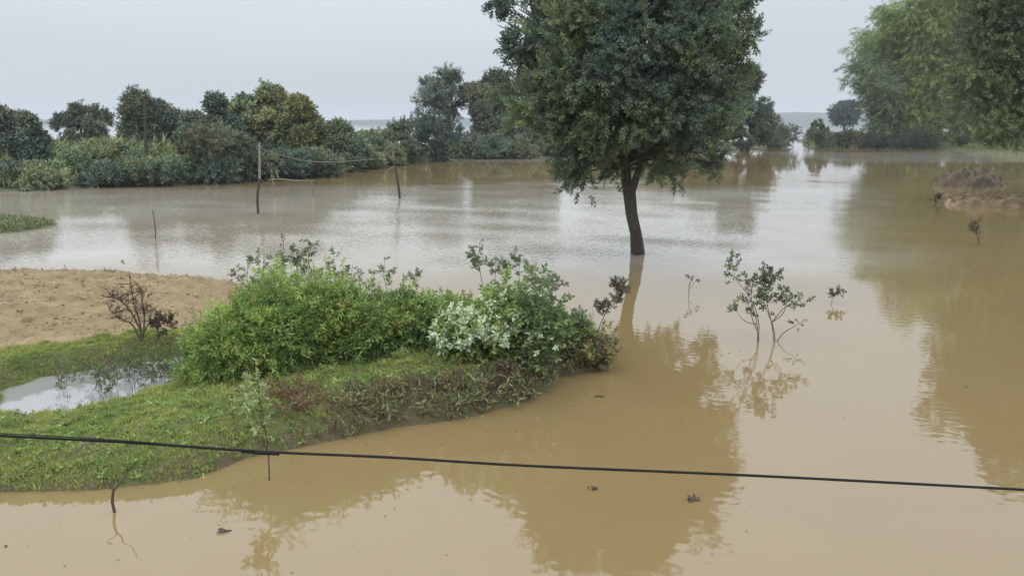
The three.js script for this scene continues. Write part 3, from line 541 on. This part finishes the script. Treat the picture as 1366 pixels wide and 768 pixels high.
for (const s of [
  { x: 282, y: 506, top: 440, hw: 26, col: G1, stemsN: 22, label: 'low bright green shrub by the end of the puddle' },
  { x: 312, y: 506, top: 385, hw: 44, col: G1, label: 'bright green shrub on the puddle side of the thicket' },
  { x: 372, y: 492, top: 345, hw: 58, col: G1, stemsN: 52, label: 'tall bright green shrub with stems poking from its top' },
  { x: 432, y: 484, top: 338, hw: 56, col: [0.105, 0.16, 0.046], stemsN: 50, label: 'tallest leafy shrub of the thicket on the bank' },
  { x: 350, y: 462, top: 372, hw: 60, col: G2, stemsN: 36, label: 'green shrub behind the bright front of the thicket' },
  { x: 492, y: 478, top: 372, hw: 44, col: G2, label: 'mid green shrub sloping down from the tallest one' },
  { x: 545, y: 468, top: 380, hw: 44, col: G2, label: 'green shrub in the low middle of the thicket' },
  { x: 590, y: 462, top: 383, hw: 42, col: G1, label: 'yellow green shrub next to the pale leaved one' },
  { x: 622, y: 474, top: 392, hw: 40, col: G2, flower: 750, stemsN: 26, label: 'shrub covered with pale whitish leaves' },
  { x: 665, y: 476, top: 368, hw: 40, col: G2, flower: 520, label: 'green shrub speckled with a few pale leaves' },
  { x: 700, y: 484, top: 358, hw: 50, col: G3, flower: 130, stemsN: 52, label: 'dark dense shrub at the water end of the bank' },
  { x: 748, y: 488, top: 398, hw: 38, col: G3, brown: 0.15, label: 'dark green shrub with browning leaves at the tip of the bank' },
  { x: 788, y: 492, top: 430, hw: 28, col: [0.1, 0.11, 0.045], brown: 0.4, stemsN: 18, per: 22, label: 'thin brownish shrub drooping over the water at the tip' },
]) nearShrub(s);

function weed(name, label, cat, group, base, pts, leavesN, col, r = 0.008, sz = [0.8, 1.3], from = 0.5, side = 3) {   // a stem with a tuft of leaves
  const R = rng(treeSeed += 11), t = thing(name, label, cat, base, group), stems = [pts];
  const c = new THREE.CatmullRomCurve3(pts);
  for (let k = 0; k < side; k++) { const s = c.getPoint(0.45 + 0.4 * R()), d = onSphere(R).multiplyScalar(0.12 + 0.14 * R()); d.y = Math.abs(d.y) + 0.06; stems.push([s, s.clone().addScaledVector(d, 0.55).add(V(0, -0.01, 0)), s.clone().add(d)]); }
  const g = new GB(); stems.forEach((s, k) => g.limb(s, k ? r * 0.6 : r, r * 0.4, 5, 8)); put('stem', g.geo(), M.twig, t);
  const list = leafStems(R, stems, leavesN, { colour: (p, R2) => vary(col, R2, 0.3), from, reach: 0.05, size: sz });
  if (list.length) inst('foliage', sprig, M.leaf, list, t, 'stuff');
  return t;
}
// tall thin weeds reaching out of the thicket
for (const [x, yb, yt, n, lab] of [[378, 470, 322, 5, 'thin dark weed topping the tall bright shrub'], [412, 468, 320, 6, 'thin leafy weed rising highest over the thicket'], [446, 470, 342, 5, 'thin weed leaning out of the tallest shrub'], [513, 465, 346, 4, 'single bare looking weed stem over the low middle'], [640, 465, 322, 8, 'tall dark leaved weed above the pale shrub'], [694, 472, 342, 6, 'tall weed above the dark dense shrub'], [716, 474, 348, 5, 'forked weed beside the tall one at the water end'], [330, 480, 352, 5, 'pale weed rising from the puddle side of the thicket'], [352, 476, 338, 5, 'slender weed between the pale one and the dark one'], [396, 470, 332, 5, 'slender weed between the dark one and the highest one'], [470, 470, 352, 4, 'short weed where the tallest shrub slopes down'], [556, 462, 366, 4, 'short weed over the low middle of the thicket'], [662, 468, 348, 6, 'bushy headed weed between the pale shrub and the dark one'], [738, 478, 372, 5, 'reddish weed over the shrub with browning leaves']]) {
  const g0 = gp(x, yb, 0.35), b = V(g0.x, Math.max(0, bankH(g0.x, g0.z)) - 0.03, g0.z), e = at(x, yt, -b.z).sub(b);
  weed('tall_weed', lab, 'weed', 'weeds poking out of the thicket', b, [V(0, 0, 0), V(e.x + 0.05, e.y * 0.5, 0.02), V(e.x - 0.02, e.y * 0.8, 0), e], n, [0.085, 0.11, 0.055], 0.007, [0.35, 0.75], 0.62, 3);
}
{ // leafy brown branch reaching over the water
  const b0 = gp(795, 470), b = V(b0.x, Math.max(0, bankH(b0.x, b0.z)) - 0.03, b0.z), L = (x, y) => at(x, y, -b.z).sub(b);
  weed('reaching_branch', 'leafy brown branch reaching from the bank tip towards the tree reflection', 'branch', null, b, [V(0, 0, 0), L(800, 435), L(815, 405), L(838, 372)], 16, [0.07, 0.066, 0.042], 0.01, [0.4, 0.8], 0.35, 6);
}
{ // half drowned shrub
  const R = rng(911), b = gp(1022, 455), D = -b.z, L = (x, y, dz = 0) => at(x, y, D - dz).sub(b), t = thing('drowned_shrub', 'half drowned shrub with sparse leaf tufts standing alone in open water', 'shrub', b);
  const dn = V(0, -0.25, 0), stems = [
    [L(1012, 458).add(dn), L(1012, 425), L(1000, 395), L(982, 372), L(977, 345)], [L(1012, 458).add(dn), L(1010, 430), L(1003, 405), L(1005, 370, 0.1)], [L(1036, 458).add(dn), L(1033, 440), L(1022, 410), L(1015, 380), L(1020, 358, -0.1)],
    [L(1036, 458).add(dn), L(1030, 432), L(1024, 405), L(1030, 375, 0.15), L(1036, 365, 0.15)], [L(1036, 456), L(1048, 442), L(1062, 434), L(1066, 428)], [L(1030, 430), L(1045, 412), L(1055, 405), L(1072, 398)], [L(1030, 430), L(1045, 418), L(1050, 398), L(1046, 390)], [L(1010, 432), L(998, 430), L(990, 425), L(978, 405)], [L(1010, 440), L(1004, 425), L(1002, 415), L(1008, 405)]];
  const g = new GB(); stems.forEach((s) => g.limb(s, 0.009, 0.003, 5, 10)); put('stems', g.geo(), M.twig, t);
  const col = (p, R2) => vary(R2() < 0.3 ? [0.1, 0.14, 0.05] : [0.045, 0.054, 0.036], R2, 0.3), list = [];
  stems.forEach((s, k) => list.push(...leafStems(R, [s], [22, 30, 42, 42, 6, 18, 18, 8, 8][k], { colour: col, from: [0.7, 0.45, 0.45, 0.4, 0.8, 0.55, 0.6, 0.8, 0.5][k], reach: 0.11, size: [0.4, 0.85] })));
  inst('foliage', sprig, M.leaf, list, t, 'stuff');
}
{ const b = gp(1110, 404); weed('drowned_sprig', 'tiny leafy sprig poking from open water by the drowned shrub', 'weed', null, b, [V(0, -0.2, 0), V(0, 0.05, 0), V(0.03, 0.18, 0), V(0.0, 0.27, 0)], 5, [0.06, 0.065, 0.045], 0.006, [0.5, 0.8], 0.6, 3); }
{ const b = gp(919, 394); weed('drowned_sprig', 'short bare stalk standing in ripples near the leaning trunk', 'weed', null, b, [V(0, -0.2, 0), V(0, 0.05, 0), V(0.0, 0.2, 0), V(0.02, 0.36, 0)], 2, [0.06, 0.055, 0.045], 0.01, [0.4, 0.7], 0.8, 2); }
{ const b = gp(1308, 326); weed('drowned_sprig', 'twiggy weed clump in the water below the pale mud heap', 'weed', null, b, [V(0, -0.3, 0), V(-0.05, 0.15, 0), V(-0.2, 0.5, 0), V(-0.35, 0.85, 0)], 3, [0.07, 0.06, 0.04], 0.015, [0.6, 1.2], 0.2, 7); }
{ const b = gp(1250, 271); weed('drowned_sprig', 'small dark weed tuft in the water beside the mud heaps', 'weed', null, b, [V(0, -0.3, 0), V(0, 0.1, 0), V(0.05, 0.2, 0), V(0.1, 0.3, 0)], 5, [0.06, 0.05, 0.035], 0.015, [0.7, 1.2], 0.1, 4); }
{ // tall thin weed standing at the edge of the bank
  const b = gp(358, 640), L = (x, y) => at(x, y, -b.z).sub(b);
  weed('tall_weed', 'tall pale leaved weed standing in the water by the cable joint', 'weed', 'weeds poking out of the thicket', b, [V(0, -0.2, 0), L(358, 612), L(354, 575), L(347, 540), L(343, 505)], 8, [0.16, 0.2, 0.085], 0.009, [0.5, 0.9], 0.55, 5);
}
{ // forked bare twig
  const b = gp(152, 683), L = (x, y) => at(x, y, -b.z).sub(b), t = thing('forked_twig', 'bare forked twig sticking up out of the muddy water', 'twig', b);
  put('stem', new GB().limb([V(0, -0.2, 0), V(0, 0, 0), L(149, 668), L(151, 652)], 0.016, 0.013, 7, 8, 0.3).geo(), M.twig, t);
  put('prong', new GB().limb([L(151, 654), L(145, 648), L(136, 642)], 0.009, 0.004, 5, 6).geo(), M.twig, t);
  put('prong', new GB().limb([L(151, 654), L(158, 645), L(166, 636), L(173, 622)], 0.011, 0.004, 5, 6).geo(), M.twig, t);
}
{ // leafless bush on the sandy mound
  const R = rng(77), p0 = gp(190, 456, 0.35), b = V(p0.x, bankH(p0.x, p0.z) - 0.02, p0.z), t = thing('bare_bush', 'leafless brown bush growing at the edge of the sandy mound', 'bush', b);
  const L = (x, y) => at(x, y, -b.z).sub(b), g = new GB();
  const main = [[L(188, 455), L(186, 430), L(178, 405), L(172, 365)], [L(189, 455), L(192, 430), L(190, 405), L(186, 385)], [L(186, 452), L(175, 432), L(160, 425), L(145, 412)], [L(188, 450), L(200, 430), L(212, 430), L(222, 435)], [L(187, 440), L(170, 410), L(158, 400), L(146, 395)]];
  main.forEach((s) => { g.limb(s, 0.017, 0.006, 6, 9, 0.2); const c = new THREE.CatmullRomCurve3(s); for (let k = 0; k < 12; k++) { const a = c.getPoint(0.3 + 0.7 * R()), d = onSphere(R).multiplyScalar(0.15 + 0.2 * R()); d.y = Math.abs(d.y) * 0.8; const e = a.clone().add(d), m = a.clone().lerp(e, 0.5).add(onSphere(R).multiplyScalar(0.04)); g.limb([a, m, e], 0.007, 0.003, 4, 4); for (let q = 0; q < 3; q++) g.limb([m, m.clone().addScaledVector(onSphere(R), 0.06), m.clone().add(onSphere(R).multiplyScalar(0.14))], 0.004, 0.002, 3, 3); } });
  put('branches', g.geo(), M.twig, t);
  const list = leafStems(R, main, 7, { colour: (p, R2) => vary([0.1, 0.07, 0.04], R2, 0.3), from: 0.5, reach: 0.2, size: [0.35, 0.6] }); list.push(...leafStems(R, [main[3]], 26, { colour: (p, R2) => vary([0.05, 0.035, 0.022], R2, 0.3), from: 0.4, reach: 0.12, size: [0.5, 0.9] }));
  inst('withered_leaves', sprig, M.leaf, list, t, 'stuff');
}
// small plants on the rim of the puddle
{ const R = rng(88);
  for (let k = 0; k < 52; k++) { const x = 60 + 200 * Math.pow(R(), 0.55), y = 503 + (R() - 0.5) * 36 + (250 - x) * 0.1, g = gp(x, y), h = Math.max(0, bankH(g.x, g.z)); const b = V(g.x, h - 0.02, g.z), H = 0.12 + 0.28 * R() * R();
    weed('puddle_weed', 'small leafy weed growing out of the pale puddle', 'weed', 'weeds in the puddle', b, [V(0, -0.1, 0), V(0.01, H * 0.3, 0), V((R() - 0.5) * 0.06, H * 0.7, 0), V((R() - 0.5) * 0.15, H, 0)], R() < 0.4 ? 1 : 3, [0.08, 0.1, 0.045], 0.005, [0.3, 0.65], 0.3, 2); } }

// ------------------------------------------------------------------ grass and low growth on the bank
function blades(seed, n, h, w, spread) { const R = rng(seed), g = new GB(); for (let k = 0; k < n; k++) { const a = R() * 6.28, r = spread * Math.sqrt(R()), t = 0.15 + 0.7 * R(), a2 = R() * 6.28, d = V(Math.cos(a2) * Math.sin(t), Math.cos(t), Math.sin(a2) * Math.sin(t)), s = perp(d, R); g.leaf(V(Math.cos(a) * r, -0.01, Math.sin(a) * r), d, s, s.clone().cross(d), h * (0.6 + 0.7 * R()), w, 0.05, 0.25); } return g.geo(); }
{ const R = rng(500), SC = gp(395, 533, 0.4), tuft = blades(3, 9, 0.06, 0.010, 0.055), list = [], rosette = spray(33, 7, 0.05, 0.065, 0.045, 1.2, 0.2), weeds = [], dry = [];
  for (let k = 0; k < 150000 && list.length < 56000; k++) {
    const x = -9.5 + R() * 11.3, z = -8.3 - R() * 7.7, s = sandD(x, z); if (s > -0.03 + 0.3 * fbm(x * 2, 6, z * 2, 3)) continue;
    const h = bankH(x, z); if (h < -0.04 || (h < 0 && R() < 0.85)) continue;
    const bare = fbm(x * 2.1 + 9, 4, z * 2.1, 4); if (bare > 0.17 && R() < smooth(0.17, 0.3, bare) * 0.9) continue;
    if (bankD(x, z) < 0.02 + 0.2 * fbm(x * 3.3, 6, z * 3.3, 3) && R() < 0.6) continue;
    const bd = bankD(x, z), n = fbm(x * 1.3, 2, z * 1.3, 4), f = fbm(x * 6, 9, z * 6, 2);
    // brown patches: bare scar, dry fringe along the water at the outer end
    const scar = Math.exp(-(((x - SC.x) / 0.4) ** 2 + ((z - SC.z) / 0.26) ** 2)), fringe = smooth(-3.0, -1.2, x) * (1 - smooth(0.3, 0.5, bd + 0.35 * n)) * smooth(-13.6, -12.9, z + 1.2);
    if (R() < scar * 0.8) { if (R() < 0.4) dry.push([V(x, h, z), aim(V((R() - 0.5), 0.6, (R() - 0.5)).normalize(), R() * 6), 0.5 + 0.6 * R(), vary([0.11, 0.07, 0.042], R, 0.35)]); continue; }
    if (R() < fringe * 0.85) { if (R() < 0.55) dry.push([V(x, h, z), aim(V((R() - 0.5) * 1.6, 0.6, (R() - 0.5) * 1.6).normalize(), R() * 6), 0.5 + 1.0 * R(), vary(R() < 0.4 ? [0.11, 0.125, 0.055] : [0.085, 0.066, 0.042], R, 0.45)]); continue; }
    const k1 = smooth(-0.3, 0.3, n), c = [mix(0.145, 0.212, k1), mix(0.192, 0.228, k1), mix(0.052, 0.066, k1)];
    if (f > 0.02 && bd < 1.9 && R() < 0.15) { weeds.push([V(x, h, z), aim(V((R() - 0.5) * 0.6, 1, (R() - 0.5) * 0.6).normalize(), R() * 6), 0.4 + 0.55 * R(), vary(R() < 0.15 ? [0.2, 0.24, 0.1] : [0.14, 0.19, 0.06], R, 0.35)]); continue; }
    list.push([V(x, h, z), aim(V((R() - 0.5) * 0.4, 1, (R() - 0.5) * 0.4).normalize(), R() * 6.28), 0.45 + 0.65 * R() * (0.7 + smooth(0, 0.3, f)), vary(c, R, 0.25)]);
  }
  tag(inst('bank_grass', tuft, M.grass, list, scene), 'short green turf covering the near bank', 'grass', null, 'stuff');
  tag(inst('bank_weeds', rosette, M.leaf, weeds, scene), 'broad leaved ground weeds among the turf', 'weeds', null, 'stuff');
  tag(inst('dry_growth', spray(34, 9, 0.16, 0.07, 0.014, 0.9, 0.3), M.farLeaf, dry, scene), 'brown dry stalks and roots fringing the bank at the water', 'dry weeds', null, 'stuff');
}
{ const R = rng(501), tuft = blades(4, 8, 0.7, 0.09, 0.35), list = [];
  for (let k = 0; k < 60000 && list.length < 22000; k++) { const x = -80 + R() * 130, z = -45 - R() * 100, h = leftH(x, z); if (h < 0.12) continue; const n = smooth(-0.25, 0.3, fbm(x * 0.3, 2, z * 0.3, 3)); list.push([V(x, h, z), aim(V((R() - 0.5) * 0.5, 1, (R() - 0.5) * 0.5).normalize(), R() * 6), 0.5 + 0.9 * R() * (0.5 + n), vary([mix(0.075, 0.12, n), mix(0.1, 0.135, n), mix(0.045, 0.06, n)], R, 0.35)]); }
  for (let k = 0; k < 30000 && list.length < 27000; k++) { const x = 18 + R() * 70, z = -25 - R() * 140, h = rightH(x, z); if (h < 0.1) continue; list.push([V(x, h, z), aim(V((R() - 0.5) * 0.5, 1, (R() - 0.5) * 0.5).normalize(), R() * 6), 0.4 + 0.6 * R(), vary([0.1, 0.13, 0.045], R, 0.3)]); }
  for (let k = 0; k < 8000; k++) { const x = -28 + R() * 12, z = -29 - R() * 9, h = spitH(x, z); if (h < 0.02) continue; list.push([V(x, h, z), aim(V((R() - 0.5) * 0.5, 1, (R() - 0.5) * 0.5).normalize(), R() * 6), 0.12 + 0.2 * R(), vary([0.1, 0.12, 0.055], R, 0.3)]); }
  tag(inst('far_grass', tuft, M.farLeaf, list, scene), 'rank grass covering the far banks and the drowned strip', 'grass', null, 'stuff');
}

{ // clods and dry stubble on the sandy mound
  const R = rng(733), lump = new THREE.IcosahedronGeometry(1, 1), lp = lump.attributes.position, clods = [], stub = [];
  for (let i = 0; i < lp.count; i++) { const k = 1 + 0.5 * P.noise(lp.getX(i) * 1.7, lp.getY(i) * 1.7, lp.getZ(i) * 1.7 + 4); lp.setXYZ(i, lp.getX(i) * k, lp.getY(i) * k * 0.6, lp.getZ(i) * k); }
  lump.computeVertexNormals();
  for (let k = 0; k < 60000 && clods.length < 2600; k++) { const x = -13 + R() * 9.5, z = -13.4 - R() * 8, d = sandD(x, z); if (d < 0.12 || fbm(x * 1.3, 3, z * 2.6, 3) < 0.02) continue; const w = 0.006 + 0.03 * Math.pow(R(), 3.5), h = bankH(x, z) + 0.03; clods.push([V(x, h, z), aim(onSphere(R), 0), w, vary(R() < 0.5 ? [0.13, 0.095, 0.055] : [0.2, 0.15, 0.09], R, 0.3)]); }
  for (let k = 0; k < 9000 && stub.length < 420; k++) { const x = -13 + R() * 9.5, z = -13.4 - R() * 8, d = sandD(x, z); if (d < 0.05 || fbm(x * 0.8, 9, z * 1.6, 3) < 0.1) continue; stub.push([V(x, bankH(x, z) + 0.02, z), aim(V((R() - 0.5) * 0.8, 1, (R() - 0.5) * 0.8).normalize(), R() * 6), 0.5 + 0.8 * R(), vary([0.12, 0.1, 0.055], R, 0.35)]); }
  tag(inst('soil_clods', lump, M.farLeaf, clods, scene), 'loose clods of earth strewn over the sandy mound', 'soil', null, 'stuff');
  tag(inst('dry_stubble', blades(8, 7, 0.1, 0.008, 0.05), M.farLeaf, stub, scene), 'sparse dry stubble on the sandy mound', 'stubble', null, 'stuff');
}

// ------------------------------------------------------------------ floating litter
{ const R = rng(640), bit = (name, label, x, y, w, n, col) => {
    const b = gp(x, y), t = thing(name, label, 'debris', b, null), g = new GB(), list = [];
    for (let k = 0; k < 4; k++) { const a = R() * 3.14, l = w * (0.3 + 0.4 * R()), c = V((R() - 0.5) * w * 0.5, 0.006, (R() - 0.5) * w * 0.4), d = V(Math.cos(a) * l, 0.004 * R(), Math.sin(a) * l * 0.5); g.limb([c.clone().sub(d), c.clone().add(V(0, 0.008, 0.01)), c.clone().add(d)], 0.006, 0.004, 5, 4); }
    put('twigs', g.geo(), M.twig, t);
    for (let k = 0; k < n; k++) list.push([V((R() - 0.5) * w, 0.008 + 0.01 * R(), (R() - 0.5) * w * 0.5), aim(V(R() - 0.5, 0.08, R() - 0.5).normalize(), R() * 6), 0.03 + 0.05 * R(), vary(col, R, 0.3)]);
    inst('leaves', leafGeo, M.leaf, list, t, 'stuff');
  };
  bit('floating_debris', 'dark raft of leaves floating on the tree reflection beyond the cable', 925, 667, 0.11, 9, [0.05, 0.045, 0.03]);
  bit('floating_debris', 'loose scatter of brown leaves drifting below the cable', 795, 652, 0.13, 6, [0.07, 0.055, 0.035]);
  bit('floating_debris', 'short floating twig on pale water near the forked twig', 300, 708, 0.09, 2, [0.06, 0.05, 0.04]);
  bit('floating_debris', 'faint cluster of drifting bits near the tip of the bank', 800, 529, 0.12, 5, [0.09, 0.07, 0.045]);
}

{ // specks of straw and leaf scum drifting on the backwater, thickest in the lee of the bank and round the drowned shrub
  const R = rng(808), list = [];
  for (let k = 0; k < 6000 && list.length < 380; k++) {
    const z = -7 - R() * 14, x = -6 + R() * 13, d = bankD(x, z); if (d > -0.05) continue;
    const near = Math.exp(d / 0.5), lane = smooth(0.16, 0.34, fbm(x * 0.5 + 2, 7, z * 1.1, 3));
    if (R() > 0.05 + 0.5 * near + 0.5 * lane) continue;
    list.push([V(x, 0.004, z), aim(V(R() - 0.5, 0.03, R() - 0.5).normalize(), R() * 6.28), 0.012 + 0.035 * R() * R(), vary(R() < 0.5 ? [0.09, 0.07, 0.04] : [0.2, 0.17, 0.1], R, 0.3)]);
  }
  tag(inst('floating_scum', leafGeo, M.farLeaf, list, scene), 'specks of straw and leaf scum drifting on the muddy water', 'scum', null, 'stuff');
}

// ------------------------------------------------------------------ black cable crossing in front
{ const D = 4.6, a = at(-900, 548, D), b = at(2260, 702, D), base = V(0, 0, 0), t = thing('black_cable', 'black overhead cable strung across in front of the water with a taped joint', 'cable', a.clone());
  const key = [[-900, 520], [-300, 561], [0, 581], [170, 590], [345, 602], [520, 610], [683, 620], [1000, 634], [1366, 653], [1700, 671], [2260, 702]].map(([x, y]) => at(x, y, D).sub(a));
  const c = new THREE.CatmullRomCurve3(key), q = c.getPoints(160); put('main_strand', new GB().tube(q, q.map((p, k) => 0.0076 + 0.0012 * P.noise(k * 0.9, 1, 2)), 8).geo(), M.rubber, t);
  const L = (x, y, dz = 0) => at(x, y, D - dz).sub(a);
  put('second_strand', new GB().limb([L(-300, 558, 0.01), L(-60, 575, -0.01), L(60, 581, 0.01), L(170, 588, 0.012), L(260, 595, -0.01), L(340, 601, 0.01)], 0.003, 0.003, 6, 40).geo(), M.rubber, t);
  put('taped_joint', new GB().limb([L(322, 601), L(334, 602), L(348, 603.5), L(362, 604), L(372, 604.5)], 0.0095, 0.010, 10, 14, 0.9, 4).geo(), M.rubber, t);
}

renderer.render(scene, camera);
